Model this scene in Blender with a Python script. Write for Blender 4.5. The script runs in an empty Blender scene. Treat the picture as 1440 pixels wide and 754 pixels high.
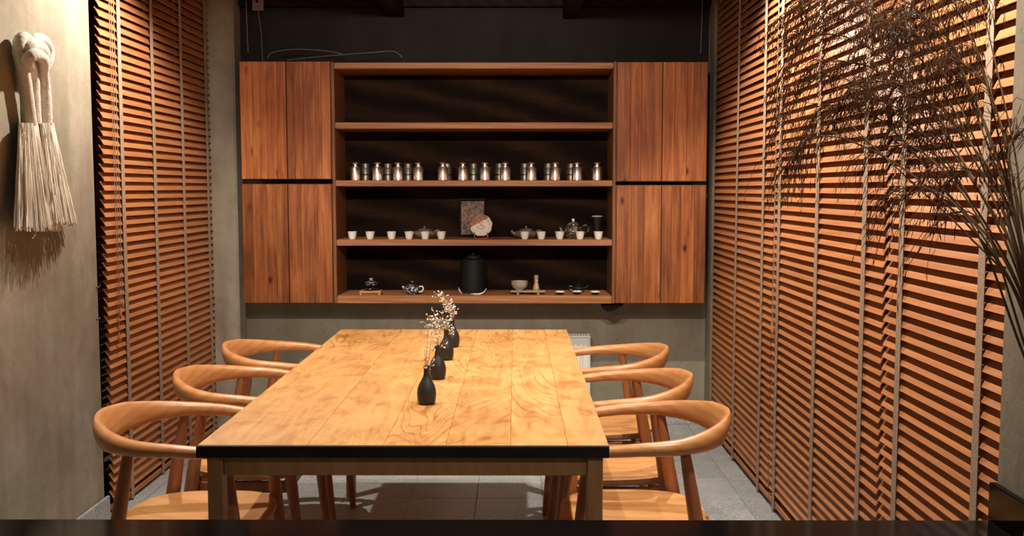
import bpy, math, random
from mathutils import Vector, Matrix

S = bpy.context.scene
COL = S.collection
PI = math.pi
random.seed(7)
HC = 1.372            # eye height

# ------------------------------------------------------------------ camera
TH = math.atan(111 / 1400); YAW = math.atan(5 / 1400)
cam_d = bpy.data.cameras.new('camera'); cam = bpy.data.objects.new('camera', cam_d); COL.objects.link(cam)
cam_d.sensor_width = 36; cam_d.lens = 1400 / 1440 * 36; cam_d.clip_start = .02
cam.location = (0, 0, HC); cam.rotation_euler = (PI / 2 - TH, 0, YAW)
S.camera = cam

# ------------------------------------------------------------------ world, exposure
S.view_settings.view_transform = 'Standard'; S.view_settings.look = 'None'
S.view_settings.gamma = 1; S.view_settings.use_curve_mapping = False
S.view_settings.exposure = 0.50
W = bpy.data.worlds.new('world'); S.world = W; W.use_nodes = True
W.node_tree.nodes['Background'].inputs[0].default_value = (1.0, .86, .70, 1)
W.node_tree.nodes['Background'].inputs[1].default_value = .10

# ------------------------------------------------------------------ ceiling spots
def spot(name, loc, target, power, cone, blend=.5, size=.02, col=(1.0, .89, .76)):
    d = bpy.data.lights.new(name, 'SPOT'); o = bpy.data.objects.new(name, d); COL.objects.link(o)
    d.energy = power; d.spot_size = math.radians(cone); d.spot_blend = blend
    d.shadow_soft_size = size; d.color = col
    o.location = loc
    o.rotation_euler = (Vector(target) - Vector(loc)).to_track_quat('-Z', 'Y').to_euler()
    return o
# two lamps far forward that wash the cupboards, a row above the table, one row over each side
spot('cabinet_spot', (-.50, 1.35, 2.33), (-.62, 5.4, 1.30), 130, 45, .6)
spot('cabinet_spot', (.10, 1.35, 2.33), (.22, 5.4, 1.30), 130, 45, .6)
spot('table_spot', (-.22, 2.85, 2.36), (-.26, 2.95, .75), 33, 72, .7)
spot('table_spot', (-.22, 3.85, 2.36), (-.26, 3.82, .75), 33, 72, .7)
spot('right_spot', (.62, 3.98, 2.36), (1.62, 4.08, 0), 80, 126, .35)
spot('right_spot', (.62, 2.35, 2.36), (1.62, 2.50, 0), 78, 126, .35)
spot('left_spot', (-1.13, 4.0, 2.40), (-1.95, 4.0, 0), 76, 134, .45)
spot('left_spot', (-.80, 2.70, 2.36), (-.95, 2.80, 0), 55, 84, .4)
spot('front_spot', (.66, .45, 2.36), (.36, 1.8, 1.58), 34, 50, .7)

# ------------------------------------------------------------------ helpers
def at(px, py, x=None, y=None, z=None):
    """point on the plane x=, y= or z= seen at a photo pixel"""
    a = (px - 720) / 1400; b = -(py - 377) / 1400
    c, s = math.cos(TH), math.sin(TH)
    r = Vector((a, c + b * s, -s + b * c))
    cy, sy = math.cos(YAW), math.sin(YAW)
    r = Vector((r.x * cy - r.y * sy, r.x * sy + r.y * cy, r.z))
    t = x / r.x if x is not None else (y / r.y if y is not None else (z - HC) / r.z)
    return Vector((0, 0, HC)) + r * t

class MB:
    def __init__(s): s.v = []; s.f = []; s.sm = []; s.mi = []; s.soft = False
    def add(s, vs, fs, smooth=False, mi=0):
        n = len(s.v); s.v += [tuple(p) for p in vs]
        for f in fs: s.f.append([n + i for i in f]); s.sm.append(smooth); s.mi.append(mi)
        return s
    def box(s, x0, x1, y0, y1, z0, z1, mi=0, M=None):
        vs = [Vector(p) for p in ((x0,y0,z0),(x1,y0,z0),(x1,y1,z0),(x0,y1,z0),(x0,y0,z1),(x1,y0,z1),(x1,y1,z1),(x0,y1,z1))]
        if M: vs = [M @ p for p in vs]
        return s.add(vs, [(3,2,1,0),(4,5,6,7),(0,1,5,4),(1,2,6,5),(2,3,7,6),(3,0,4,7)], False, mi)
    def bbox(s, x0, x1, y0, y1, z0, z1, b=.003, mi=0, M=None):
        """box with chamfered edges"""
        cx, cy, cz = (x0+x1)/2, (y0+y1)/2, (z0+z1)/2; hx, hy, hz = (x1-x0)/2, (y1-y0)/2, (z1-z0)/2
        b = min(b, hx*.9, hy*.9, hz*.9)
        vs = []; idx = {}
        for sx in (-1,1):
            for sy in (-1,1):
                for sz in (-1,1):
                    for k in range(3):
                        p = [sx*(hx-b), sy*(hy-b), sz*(hz-b)]
                        p[k] = (sx*hx, sy*hy, sz*hz)[k]
                        idx[sx,sy,sz,k] = len(vs); v = Vector((cx+p[0], cy+p[1], cz+p[2]))
                        vs.append(M @ v if M else v)
        fs = []
        q = ((-1,-1),(1,-1),(1,1),(-1,1))
        for k in range(3):
            for sg in (-1,1):
                f = []
                for a, c in q:
                    t = [0,0,0]; t[k] = sg; t[(k+1)%3] = a; t[(k+2)%3] = c
                    f.append(idx[t[0],t[1],t[2],k])
                fs.append(f if sg > 0 else f[::-1])
        for k in range(3):
            i, j = (k+1)%3, (k+2)%3
            for a in (-1,1):
                for c in (-1,1):
                    t0=[0,0,0]; t0[i]=a; t0[j]=c; t1=t0[:]; t0[k]=-1; t1[k]=1
                    f = [idx[(*t0,i)], idx[(*t1,i)], idx[(*t1,j)], idx[(*t0,j)]]
                    fs.append(f if a*c < 0 else f[::-1])
        for sx in (-1,1):
            for sy in (-1,1):
                for sz in (-1,1):
                    f = [idx[sx,sy,sz,0], idx[sx,sy,sz,1], idx[sx,sy,sz,2]]
                    fs.append(f if sx*sy*sz > 0 else f[::-1])
        return s.add(vs, fs, False, mi)
    def lathe(s, prof, n=24, c=(0,0,0), mi=0, smooth=True, M=None, close=True):
        """prof: list of (r, z) bottom to top"""
        vs = []; fs = []
        for r, z in prof:
            for k in range(n):
                a = 2*PI*k/n; p = Vector((c[0]+r*math.cos(a), c[1]+r*math.sin(a), c[2]+z)); vs.append(M @ p if M else p)
        for i in range(len(prof)-1):
            for k in range(n):
                fs.append((i*n+k, i*n+(k+1)%n, (i+1)*n+(k+1)%n, (i+1)*n+k))
        if close:
            if prof[0][0] > 1e-5: fs.append(tuple(range(n))[::-1])
            if prof[-1][0] > 1e-5: fs.append(tuple((len(prof)-1)*n+k for k in range(n)))
        return s.add(vs, fs, smooth, mi)
    def tube(s, pts, r, n=8, mi=0, smooth=True, cap=True):
        pts = [Vector(p) for p in pts]; m = len(pts)
        rs = r if isinstance(r, (list, tuple)) else [r]*m
        vs = []; fs = []; ref = None
        for i, p in enumerate(pts):
            t = (pts[min(i+1,m-1)] - pts[max(i-1,0)])
            if t.length < 1e-9: t = Vector((0,0,1))
            t.normalize()
            if ref is None:
                ref = Vector((1,0,0)) if abs(t.x) < .8 else Vector((0,1,0))
            u = (ref - t*ref.dot(t))
            if u.length < 1e-6: u = t.orthogonal()
            u.normalize(); w = t.cross(u); ref = u
            for k in range(n):
                a = 2*PI*k/n; vs.append(p + (u*math.cos(a) + w*math.sin(a))*rs[i])
        for i in range(m-1):
            for k in range(n): fs.append((i*n+k, i*n+(k+1)%n, (i+1)*n+(k+1)%n, (i+1)*n+k))
        if cap: fs += [tuple(range(n))[::-1], tuple((m-1)*n+k for k in range(n))]
        return s.add(vs, fs, smooth, mi)
    def ball(s, c, r, n=10, m=6, mi=0, sc=(1,1,1)):
        prof = [(max(1e-6, r*math.sin(PI*i/m)), -r*math.cos(PI*i/m)) for i in range(m+1)]
        M = Matrix.Translation(Vector(c)) @ Matrix.Diagonal((*sc,1))
        return s.lathe(prof, n, mi=mi, M=M, close=False)
    def octa(s, c, r, mi=0):
        c = Vector(c)
        d = [Vector(p)*r for p in ((1,0,0),(-1,0,0),(0,1,0),(0,-1,0),(0,0,1),(0,0,-1))]
        return s.add([c+q for q in d], [(0,2,4),(2,1,4),(1,3,4),(3,0,4),(2,0,5),(1,2,5),(3,1,5),(0,3,5)], True, mi)
    def mesh(s, name, mats):
        me = bpy.data.meshes.new(name); me.from_pydata(s.v, [], s.f)
        me.polygons.foreach_set('use_smooth', s.sm)
        me.polygons.foreach_set('material_index', s.mi)
        for m in (mats if isinstance(mats, (list, tuple)) else [mats]): me.materials.append(m)
        me.update()
        if any(s.sm) and not s.soft: me.set_sharp_from_angle(angle=math.radians(42))
        return me
    def build(s, name, mats, parent=None, loc=(0,0,0), rz=0, off=None):
        if off is not None: s.v = [(a-off[0], b-off[1], c-off[2]) for a, b, c in s.v]
        o = bpy.data.objects.new(name, s.mesh(name, mats)); COL.objects.link(o)
        o.location = loc; o.rotation_euler = (0,0,rz)
        if parent: o.parent = parent
        return o

def tag(o, label=None, cat=None, group=None, kind=None):
    if label: o['label'] = label
    if cat: o['category'] = cat
    if group: o['group'] = group
    if kind: o['kind'] = kind
    return o
def thing(name, label, cat, loc=(0,0,0), rz=0, group=None):
    o = bpy.data.objects.new(name, None); COL.objects.link(o); o.empty_display_size = .05
    o.location = loc; o.rotation_euler = (0,0,rz)
    return tag(o, label, cat, group)
def struct(name, mb, mats, parent=None):
    o = mb.build(name, mats, parent)
    if parent is None: o['kind'] = 'structure'
    return o
def piece(name, me, parent, loc=(0,0,0), rot=(0,0,0), sc=(1,1,1)):
    o = bpy.data.objects.new(name, me); COL.objects.link(o); o.parent = parent
    o.location = loc; o.rotation_euler = rot; o.scale = sc
    return o
def copy_tree(o, parent=None):
    c = o.copy(); COL.objects.link(c)
    if parent: c.parent = parent
    for ch in list(o.children): copy_tree(ch, c)
    return c
def interp(tab, t):
    for i in range(len(tab)-1):
        if t <= tab[i+1][0]:
            a, b = tab[i], tab[i+1]; u = (t-a[0])/max(1e-9, b[0]-a[0]); u = max(0, min(1, u))
            return [a[k]+(b[k]-a[k])*u for k in range(1, len(a))]
    return list(tab[-1][1:])
def spline(pts, n=8):
    """Catmull-Rom through pts"""
    P = [Vector(p) for p in pts]; out = []
    P = [P[0]*2-P[1]] + P + [P[-1]*2-P[-2]]
    for i in range(1, len(P)-2):
        for k in range(n):
            t = k/n; a, b, c, d = P[i-1:i+3]
            out.append(.5*((2*b)+(c-a)*t+(2*a-5*b+4*c-d)*t*t+(3*b-a-3*c+d)*t**3))
    out.append(P[-2]); return out

# ------------------------------------------------------------------ materials
def mat(name, col=(.5,.5,.5), rough=.6, metal=0, spec=.5, **kw):
    m = bpy.data.materials.new(name); m.use_nodes = True
    b = m.node_tree.nodes['Principled BSDF']
    b.inputs['Base Color'].default_value = (*col, 1); b.inputs['Roughness'].default_value = rough
    b.inputs['Metallic'].default_value = metal; b.inputs['Specular IOR Level'].default_value = spec
    for k, v in kw.items(): b.inputs[k.replace('_', ' ')].default_value = v
    return m
class NT:
    def __init__(s, m): s.t = m.node_tree; s.n = s.t.nodes; s.b = s.n['Principled BSDF']
    def new(s, typ, **kw):
        n = s.n.new(typ)
        for k, v in kw.items(): setattr(n, k, v)
        return n
    def link(s, a, b): s.t.links.new(a, b)
    def coords(s, scale=(1,1,1), rand=True, kind='Object'):
        tc = s.new('ShaderNodeTexCoord'); mp = s.new('ShaderNodeMapping')
        mp.inputs['Scale'].default_value = scale
        s.link(tc.outputs[kind], mp.inputs['Vector'])
        if rand:
            oi = s.new('ShaderNodeObjectInfo'); mu = s.new('ShaderNodeMath', operation='MULTIPLY'); mu.inputs[1].default_value = 37.0
            s.link(oi.outputs['Random'], mu.inputs[0]); cb = s.new('ShaderNodeCombineXYZ')
            for k in 'XYZ': s.link(mu.outputs[0], cb.inputs[k])
            s.link(cb.outputs[0], mp.inputs['Location'])
        return mp.outputs[0]
    def noise(s, vec, scale, detail=4, rough=.55, dist=0):
        n = s.new('ShaderNodeTexNoise'); n.inputs['Scale'].default_value = scale; n.inputs['Detail'].default_value = detail
        n.inputs['Roughness'].default_value = rough; n.inputs['Distortion'].default_value = dist
        s.link(vec, n.inputs['Vector']); return n.outputs['Fac']
    def ramp(s, fac, stops, interp='LINEAR'):
        r = s.new('ShaderNodeValToRGB'); e = r.color_ramp.elements; r.color_ramp.interpolation = interp
        while len(e) < len(stops): e.new(.5)
        for i, (p, c) in enumerate(stops): e[i].position = p; e[i].color = (*c, 1)
        s.link(fac, r.inputs[0]); return r.outputs[0]
    def mix(s, fac, a, b, mode='MIX'):
        m = s.new('ShaderNodeMix', data_type='RGBA', blend_type=mode)
        for sock, v in ((m.inputs[0], fac), (m.inputs[6], a), (m.inputs[7], b)):
            if hasattr(v, 'is_output'): s.link(v, sock)
            else: sock.default_value = v if not isinstance(v, tuple) else (*v, 1)
        return m.outputs[2]
    def bump(s, h, strength=.3, dist=.002):
        b = s.new('ShaderNodeBump'); b.inputs['Strength'].default_value = strength; b.inputs['Distance'].default_value = dist
        s.link(h, b.inputs['Height']); s.link(b.outputs[0], s.b.inputs['Normal'])
    def vary(s, colr, amt=.25):
        """per-object brightness"""
        oi = s.new('ShaderNodeObjectInfo'); mr = s.new('ShaderNodeMapRange')
        mr.inputs['To Min'].default_value = 1-amt; mr.inputs['To Max'].default_value = 1+amt
        s.link(oi.outputs['Random'], mr.inputs['Value'])
        hv = s.new('ShaderNodeHueSaturation'); s.link(colr, hv.inputs['Color']); s.link(mr.outputs[0], hv.inputs['Value'])
        return hv.outputs[0]

def wood(name, dark, mid, light, grain=(1,1,1), scale=6, rough=.5, vary=.12, figure=.5, knots=False, bump=.12, spec=.4):
    """grain: scale of the object coordinates; small along the fibre"""
    m = mat(name, mid, rough, spec=spec); t = NT(m)
    v = t.coords(grain)
    big = t.noise(v, scale, 3, .5, 1.2)
    wv = t.new('ShaderNodeTexWave', wave_type='RINGS', rings_direction='SPHERICAL')
    wv.inputs['Scale'].default_value = scale*.55; wv.inputs['Distortion'].default_value = 5; wv.inputs['Detail'].default_value = 3
    wv.inputs['Detail Scale'].default_value = 1.2
    t.link(v, wv.inputs['Vector'])
    fine = t.noise(v, scale*9, 5, .65)
    f = t.mix(figure, big, wv.outputs['Fac']); f = t.mix(.32, f, fine)
    c = t.ramp(f, [(.22, dark), (.5, mid), (.78, light)])
    if knots:
        vk = t.coords(tuple(max(g, .35) for g in grain))
        vo = t.new('ShaderNodeTexVoronoi'); vo.inputs['Scale'].default_value = scale*.5; t.link(vk, vo.inputs['Vector'])
        kf = t.ramp(vo.outputs['Distance'], [(.03, (1,1,1)), (.10, (0,0,0))])
        c = t.mix(kf, c, tuple(x*.35 for x in dark))
    if vary: c = t.vary(c, vary)
    t.link(c, t.b.inputs['Base Color']); t.bump(fine, bump, .0015)
    return m

def plaster(name, a, b, c, rough=.8, bump=.35):
    m = mat(name, b, rough, spec=.25); t = NT(m)
    v = t.coords((1,1,1), False)
    n1 = t.noise(v, 1.6, 5, .6, .6); n2 = t.noise(v, 9, 5, .6); n3 = t.noise(v, 70, 3, .6)
    vs = t.coords((3.2, 3.2, .35), False); st = t.noise(vs, 2.2, 4, .6, .4)
    f = t.mix(.35, n1, n2); f = t.mix(.3, f, st)
    col = t.ramp(f, [(.38, a), (.5, b), (.61, c)])
    hue = t.ramp(t.noise(t.coords((1,1,.8), False), 2.3, 4, .6, .8), [(.36, (.93,1.0,.92)), (.5, (1,1,1)), (.64, (1.0,.94,.93))]); col = t.mix(1.0, col, hue, 'MULTIPLY')
    sp = t.ramp(n3, [(.28, (.55,.5,.45)), (.38, (1,1,1))]); col = t.mix(.6, col, sp, 'MULTIPLY')
    t.link(col, t.b.inputs['Base Color'])
    h = t.mix(.5, n2, n3); t.bump(h, bump, .004)
    return m

M = {}
M['plaster'] = plaster('plaster_beige', (.225,.185,.135), (.315,.268,.205), (.41,.36,.285))
M['plaster_back'] = plaster('plaster_grey', (.235,.205,.15), (.295,.26,.195), (.34,.305,.235), bump=.15)
M['dark_paint'] = plaster('dark_painted_board', (.016,.013,.012), (.021,.017,.016), (.027,.021,.020), .85, .1)
M['ceiling'] = mat('dark_ceiling', (.012,.010,.009), .8, spec=.1)
M['beam'] = wood('dark_beam_wood', (.010,.008,.007), (.016,.012,.010), (.022,.017,.014), (3,.4,3), 4, .8, 0, spec=.1)
M['slat'] = wood('blind_slat_wood', (.40,.150,.055), (.49,.195,.074), (.56,.245,.098), (8,.5,8), 4, .48, .10, .25, bump=.05)
M['tape'] = mat('ladder_tape_fabric', (.42,.31,.225), .9, spec=.1)
t = NT(M['tape']); v = t.coords((1,1,1)); n = t.noise(v, 260, 2); t.link(t.ramp(n, [(.35,(.32,.225,.16)),(.65,(.50,.38,.28))]), t.b.inputs['Base Color'])
M['cord'] = mat('blind_cord', (.30,.21,.14), .8)
m = M['table'] = mat('table_board_wood', (.6,.36,.15), .42, spec=.4); t = NT(m)
v = t.coords((1, .30, 1)); warp = t.noise(v, 3.2, 2, .5, .6)
rg = t.new('ShaderNodeMath', operation='MULTIPLY'); t.link(warp, rg.inputs[0]); rg.inputs[1].default_value = 26
fr_ = t.new('ShaderNodeMath', operation='PINGPONG'); t.link(rg.outputs[0], fr_.inputs[0]); fr_.inputs[1].default_value = .5
lines = t.ramp(fr_.outputs[0], [(.02, (.70,.58,.46)), (.14, (1,1,1))])
v2 = t.coords((7, .9, 7)); cl = t.noise(v2, 2.6, 5, .62, 1.6); v3 = t.coords((1.2, 1, 1.2)); bl = t.noise(v3, 5.5, 5, .66, 1.0)
f = t.mix(.55, cl, bl)
c = t.ramp(f, [(.34, (.33,.135,.035)), (.43, (.48,.222,.068)), (.52, (.57,.295,.102)), (.66, (.64,.365,.140))])
pm = t.noise(t.coords((.8, .5, .8)), 2.6, 2); msk = t.ramp(pm, [(.42, (0,0,0)), (.58, (1,1,1))])
c = t.mix(msk, c, t.mix(1.0, c, lines, 'MULTIPLY')); c = t.vary(c, .06)
t.link(c, t.b.inputs['Base Color']); t.bump(cl, .04, .001)
M['table_leg'] = wood('table_leg_wood', (.29,.135,.052), (.37,.185,.075), (.43,.225,.10), (5,5,.6), 5, .5, .05, .2)
M['table_edge'] = wood('dark_edge_wood', (.010,.007,.005), (.017,.011,.008), (.028,.018,.012), (.6,5,5), 4, .6, 0, .3, spec=.2)  # front edge strip, much darker than the boards
M['chair'] = wood('chair_oiled_wood', (.44,.165,.050), (.56,.245,.085), (.64,.315,.12), (5,2,9), 3.2, .36, .04, .22, bump=.04, spec=.5)
M['seat'] = wood('chair_seat_wood', (.47,.195,.060), (.59,.28,.098), (.66,.345,.135), (.7,7,7), 2.8, .40, .04, .25, bump=.04, spec=.45)
M['leg'] = wood('shaded_leg_wood', (.26,.085,.03), (.36,.13,.05), (.44,.18,.075), (6,6,.7), 5, .4, .05, .25, bump=.05, spec=.45)  # legs and seat frame: shade put into a darker, redder chair wood
m = M['door'] = mat('reclaimed_door_wood', (.3,.1,.03), .52, spec=.35); t = NT(m)
sk = t.noise(t.coords((14, 14, .5)), 3.4, 5, .62, .4); bl = t.noise(t.coords((3, 3, .8)), 3.0, 4, .6, .8); fi = t.noise(t.coords((60, 60, 1.4)), 4, 4, .7)
f = t.mix(.45, sk, bl); f = t.mix(.28, f, fi)
c = t.ramp(f, [(.35, (.085,.020,.005)), (.44, (.235,.062,.014)), (.52, (.35,.104,.025)), (.64, (.53,.20,.058))])
vo = t.new('ShaderNodeTexVoronoi'); vo.inputs['Scale'].default_value = 3.2; t.link(t.coords((2.2, 2.2, 1.1)), vo.inputs['Vector'])
kn = t.ramp(vo.outputs['Distance'], [(.035, (.12,.06,.04)), (.075, (.75,.62,.5)), (.13, (1,1,1))]); c = t.mix(1.0, c, kn, 'MULTIPLY')
c = t.vary(c, .26); t.link(c, t.b.inputs['Base Color']); t.bump(fi, .3, .0015)
M['board'] = wood('shelf_front_wood', (.15,.052,.018), (.34,.135,.048), (.50,.24,.10), (.45,9,11), 3.2, .55, .08, .15, False, .3)
M['frame_wood'] = wood('cabinet_frame_wood', (.12,.045,.016), (.20,.075,.027), (.27,.11,.042), (8,8,.6), 4, .55, .08, .3)
M['inner'] = wood('dark_stained_back', (.006,.004,.003), (.013,.0072,.0045), (.034,.0165,.0085), (.7,2,2.4), 2.2, .75, .05, .55, spec=.04)
M['gap'] = mat('plain_black', (.012,.009,.008), .8, spec=.1)  # flat black shared by door backings, print frame, bracket and tin bands
M['black_metal'] = mat('black_window_metal', (.012,.012,.012), .5)
M['counter'] = mat('black_gloss_lacquer', (.006,.0055,.0055), .10, spec=.12)
M['counter_side'] = mat('black_counter_side', (.014,.013,.012), .45)
M['vase'] = mat('black_matte_ceramic', (.013,.011,.010), .5)
M['black_ceramic'] = mat('black_glazed_ceramic', (.016,.014,.014), .22)
M['steel'] = mat('brushed_steel', (.84,.84,.84), .27, 1.0)
M['dull_steel'] = mat('dull_tin', (.26,.23,.20), .42, .9)
M['porcelain'] = mat('white_porcelain', (.80,.77,.72), .22)
M['radiator'] = mat('white_enamel', (.80,.79,.75), .35)
M['radiator_dark'] = mat('radiator_slot', (.06,.06,.06), .7)
M['cotton'] = mat('cotton_rope', (.66,.60,.51), .9, spec=.1)
M['fringe'] = mat('cotton_fringe', (.72,.66,.56), .9, spec=.1)
for k, ca, cb in (('cotton', (.60,.54,.46), (.76,.70,.62)), ('fringe', (.70,.62,.51), (.90,.85,.76))):
    t = NT(M[k]); v = t.coords((1,1,.18 if k == 'fringe' else 2.2)); n = t.noise(v, 90, 4)
    t.link(t.ramp(n, [(.3, ca), (.65, cb)]), t.b.inputs['Base Color']); t.bump(n, .6, .003)
M['stem'] = mat('dried_straw_stem', (.36,.24,.12), .8)
M['blossom'] = mat('dried_white_blossom', (.74,.71,.65), .85)
M['culm'] = mat('dried_reed_stem', (.30,.185,.095), .7)
M['plume'] = mat('dried_reed_plume', (.185,.084,.042), .85, spec=.15)
M['white_wire'] = mat('grey_wire', (.20,.19,.17), .7, spec=.2)
M['dark_rope'] = mat('brown_cord', (.20,.15,.11), .8)
M['block'] = wood('pale_wood_block', (.18,.13,.09), (.26,.19,.14), (.33,.25,.18), (1,4,4), 4, .7, 0, .3)
M['glass'] = mat('window_glass', (.9,.95,.95), .02, Transmission_Weight=1.0)
M['night'] = mat('night_screen_black', (.006,.006,.007), .9, spec=.05)

# granite tiles
m = M['granite'] = mat('grey_granite', (.2,.2,.2), .45); t = NT(m); v = t.coords((1,1,1))
n1 = t.noise(v, 330, 2, .7); n2 = t.noise(v, 7, 4)
c = t.ramp(n1, [(.34,(.10,.102,.104)),(.45,(.31,.322,.335)),(.55,(.55,.565,.58)),(.66,(.84,.85,.86))])
c2 = t.ramp(n2, [(.35,(.78,.80,.82)),(.65,(1,.98,.95))]); c = t.mix(.8, c, c2, 'MULTIPLY'); c = t.vary(c, .07)
t.link(c, t.b.inputs['Base Color']); t.bump(n1, .15, .001)
M['grout'] = mat('grey_grout', (.40,.39,.37), .9)

# ================================================================== SETTING
FX0, FX1, FY0, FY1 = -1.72, 1.12, .9, 5.76
BY = 5.752
floor = struct('floor', MB().box(-2.3, 1.75, -1.2, 6.0, -.10, -.004), M['grout'])
TP = .294
tile_me = MB().bbox(-TP/2+.0015, TP/2-.0015, -TP/2+.0015, TP/2-.0015, -.003, .0, .0012).mesh('tile', M['granite'])
for i in range(-10, 1):
    for j in range(-8, 6):
        x = 1.003 + (i+.5)*TP - (TP/2 if False else 0); y = 4.338 + (j-.5)*TP
        if x - TP/2 > 1.12 or x + TP/2 < -1.75: continue
        o = piece('floor_tile', tile_me, floor, (x, y, 0))
# ceiling and beams
ceil = struct('ceiling', MB().box(-2.3, 1.75, -1.2, 6.0, 2.47, 2.55), M['ceiling'])
def beam(name, x0, x1, y0, y1, z0, z1): return struct(name, MB().bbox(x0, x1, y0, y1, z0, z1, .006), M['beam'])
bx = [at(548, 25, y=BY).x, at(569, 25, y=BY).x]; bz = at(548, 25, y=BY).z
beam('trim_1', bx[0], bx[1], -.5, BY-.002, bz, 2.47)
bx = [at(791, 28, y=BY).x, at(811, 28, y=BY).x]
beam('trim_2', bx[0], bx[1], -.5, BY-.002, bz-.01, 2.47)
beam('trim_3', -1.56, 1.095, BY-.06, BY-.002, 2.397, 2.468)
# walls
struct('wall_back', MB().box(-2.3, 1.75, BY, 6.0, 0, 2.47), M['plaster_back'])
struct('trim_4', MB().bbox(-1.572, 1.098, BY-.012, BY-.001, 2.0, 2.396, .002), M['dark_paint'])          # dark board above the cupboards
struct('wall_left', MB().bbox(-2.3, -1.715, -1.2, 4.07, 0, 2.47, .012), M['plaster'])
struct('trim_5', MB().bbox(-2.3, -1.565, 5.60, BY-.001, 0, 2.47, .012), M['plaster'])                      # pilaster left of the cupboards
struct('wall_right', MB().bbox(.952, 1.75, -1.2, 1.935, 0, 2.47, .006), M['plaster'])
struct('trim_6', MB().bbox(1.102, 1.75, 5.585, BY-.001, 0, 2.47, .006), M['plaster'])
# granite baseboards
bb = struct('baseboard_back', MB().box(-1.56, 1.10, BY-.012, BY-.003, .001, .092), M['grout'])
for i in range(10):
    w = .266
    piece('skirting_tile', MB().bbox(-w/2+.0012, w/2-.0012, -.011, 0, 0, .098, .0015).mesh('skirting_tile', M['granite']) if i == 0 else sk_me, bb, (-1.56+w*(i+.5), BY-.006, .001)) if i else None
    if i == 0:
        sk_me = MB().bbox(-w/2+.0012, w/2-.0012, -.011, 0, 0, .098, .0015).mesh('skirting_tile', M['granite'])
        piece('skirting_tile', sk_me, bb, (-1.56+w*.5, BY-.006, .001))
bl = struct('baseboard_left', MB().box(-1.713, -1.706, .9, 4.07, .001, .088), M['grout'])
skl = MB().bbox(-.006, .006, -.1465, .1465, 0, .094, .0015).mesh('skirting_tile', M['granite'])
for i in range(10): piece('skirting_tile', skl, bl, (-1.701, 4.068-.147-.294*i, .001))
# windows behind the blinds: black frame, glass, added black screens outside
def window(name, x, y0, y1, z1, mull):
    fr = struct(name, MB().bbox(x-.03, x+.03, y0, y1, 0, .07, .003).bbox(x-.03, x+.03, y0, y1, z1-.07, z1, .003)
                .bbox(x-.03, x+.03, y0, y0+.06, .07, z1-.07, .003).bbox(x-.03, x+.03, y1-.06, y1, .07, z1-.07, .003), M['black_metal'])
    ys = [y0+.06] + mull + [y1-.06]
    for q in mull: MB().bbox(x-.028, x+.028, q-.025, q+.025, .07, z1-.07, .003).build('mullion', M['black_metal'], fr)
    for a, b in zip(ys, ys[1:]): MB().box(x-.003, x+.003, a, b, .07, z1-.07).build('pane', M['glass'], fr)
window('window_1', -1.86, 4.072, 5.598, 2.468, [4.83])
window('window_2', 1.30, 1.94, 5.583, 2.468, [2.97, 4.25])
struct('night_screen_left', MB().box(-2.45, -2.35, 3.2, 6.2, -.1, 2.6), M['night'])  # added black slabs that keep world light from showing through the windows
struct('night_screen_right', MB().box(1.80, 1.90, .9, 6.2, -.1, 2.6), M['night'])

# ================================================================== VENETIAN BLINDS
def blind(label, X, side, y0, y1, tapes, pitch, n, zb, cords=(), zoff=0):
    """side: +1 slats lie outwards to +x"""
    t = thing('venetian_blind', label, 'blind', (X, (y0+y1)/2, 0), 0, 'wooden venetian blinds')
    L = y1-y0; yc = (y0+y1)/2
    a = math.radians(60); w = .0432
    # a slat: slightly crowned strip, lower edge on the room side
    m = MB(); vs = []
    for yy in (-L/2, L/2):
        for k, (u, h) in enumerate(((0,0),(.33,.0009),(.67,.0009),(1,0))):
            for q in (0, .0026):
                px = w*u*math.cos(a) + (h+q)*(-math.sin(a)); pz = w*u*math.sin(a) + (h+q)*math.cos(a)
                vs.append((side*px, yy, pz))
    f = []
    for k in range(3):
        b = k*2; f += [(b, b+2, b+10, b+8), (b+1, b+9, b+11, b+3), (b, b+1, b+3, b+2), (b+8, b+10, b+11, b+9)]
    f += [(0, 8, 9, 1), (6, 7, 15, 14)]
    if side < 0: f = [q[::-1] for q in f]
    m.add(vs, f); me = m.mesh('slat', M['slat'])
    for i in range(n):
        o = piece('slat', me, t, (random.uniform(-.0006,.0006), random.uniform(-.0025,.0025), zb+.045+pitch*i+zoff), (random.uniform(-.0008,.0008), random.uniform(-.03,.03), 0))
    ztop = zb+.045+pitch*n+zoff+.02
    MB().bbox(min(0, side*.022), max(0, side*.022), -L/2, L/2, zb, zb+.026, .004).build('bottom_rail', M['slat'], t)
    MB().bbox(min(-side*.012, side*.045), max(-side*.012, side*.045), -L/2, L/2, ztop, 2.466, .003).build('head_rail', M['slat'], t)
    for ty in tapes:
        y = ty-yc
        b = MB(); tw = .017
        xs = -side*.0035
        b.box(min(xs, xs-side*.0012), max(xs, xs-side*.0012), y-tw, y+tw, zb-.001, ztop)
        xo = side*.0255
        b.box(min(xo, xo+side*.001), max(xo, xo+side*.001), y-tw, y+tw, zb, ztop)
        b.build('ladder_tape', M['tape'], t)
        MB().bbox(min(xs-side*.004, side*.024), max(xs-side*.004, side*.024), y-tw*.8, y+tw*.8, zb-.006, zb-.0005, .001).build('tape_clip', M['cord'], t)
    for (cy, xo, ze, sway) in cords:
        c = MB(); y = cy-yc
        zs = [ztop+.01-(ztop+.01-ze)*k/24 for k in range(25)]
        c.tube([(-side*xo, y+sway*math.sin(k*.9)*.5, z) for k, z in enumerate(zs)], .0016, 5)
        c.build('pull_cord', M['cord'], t)
        MB().lathe([(.003,.0),(.006,.004),(.0065,.018),(.004,.034),(.0018,.042)], 10, (-side*xo, y, ze-.04)).build('cord_tassel', M['slat'], t)
    return t
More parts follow.
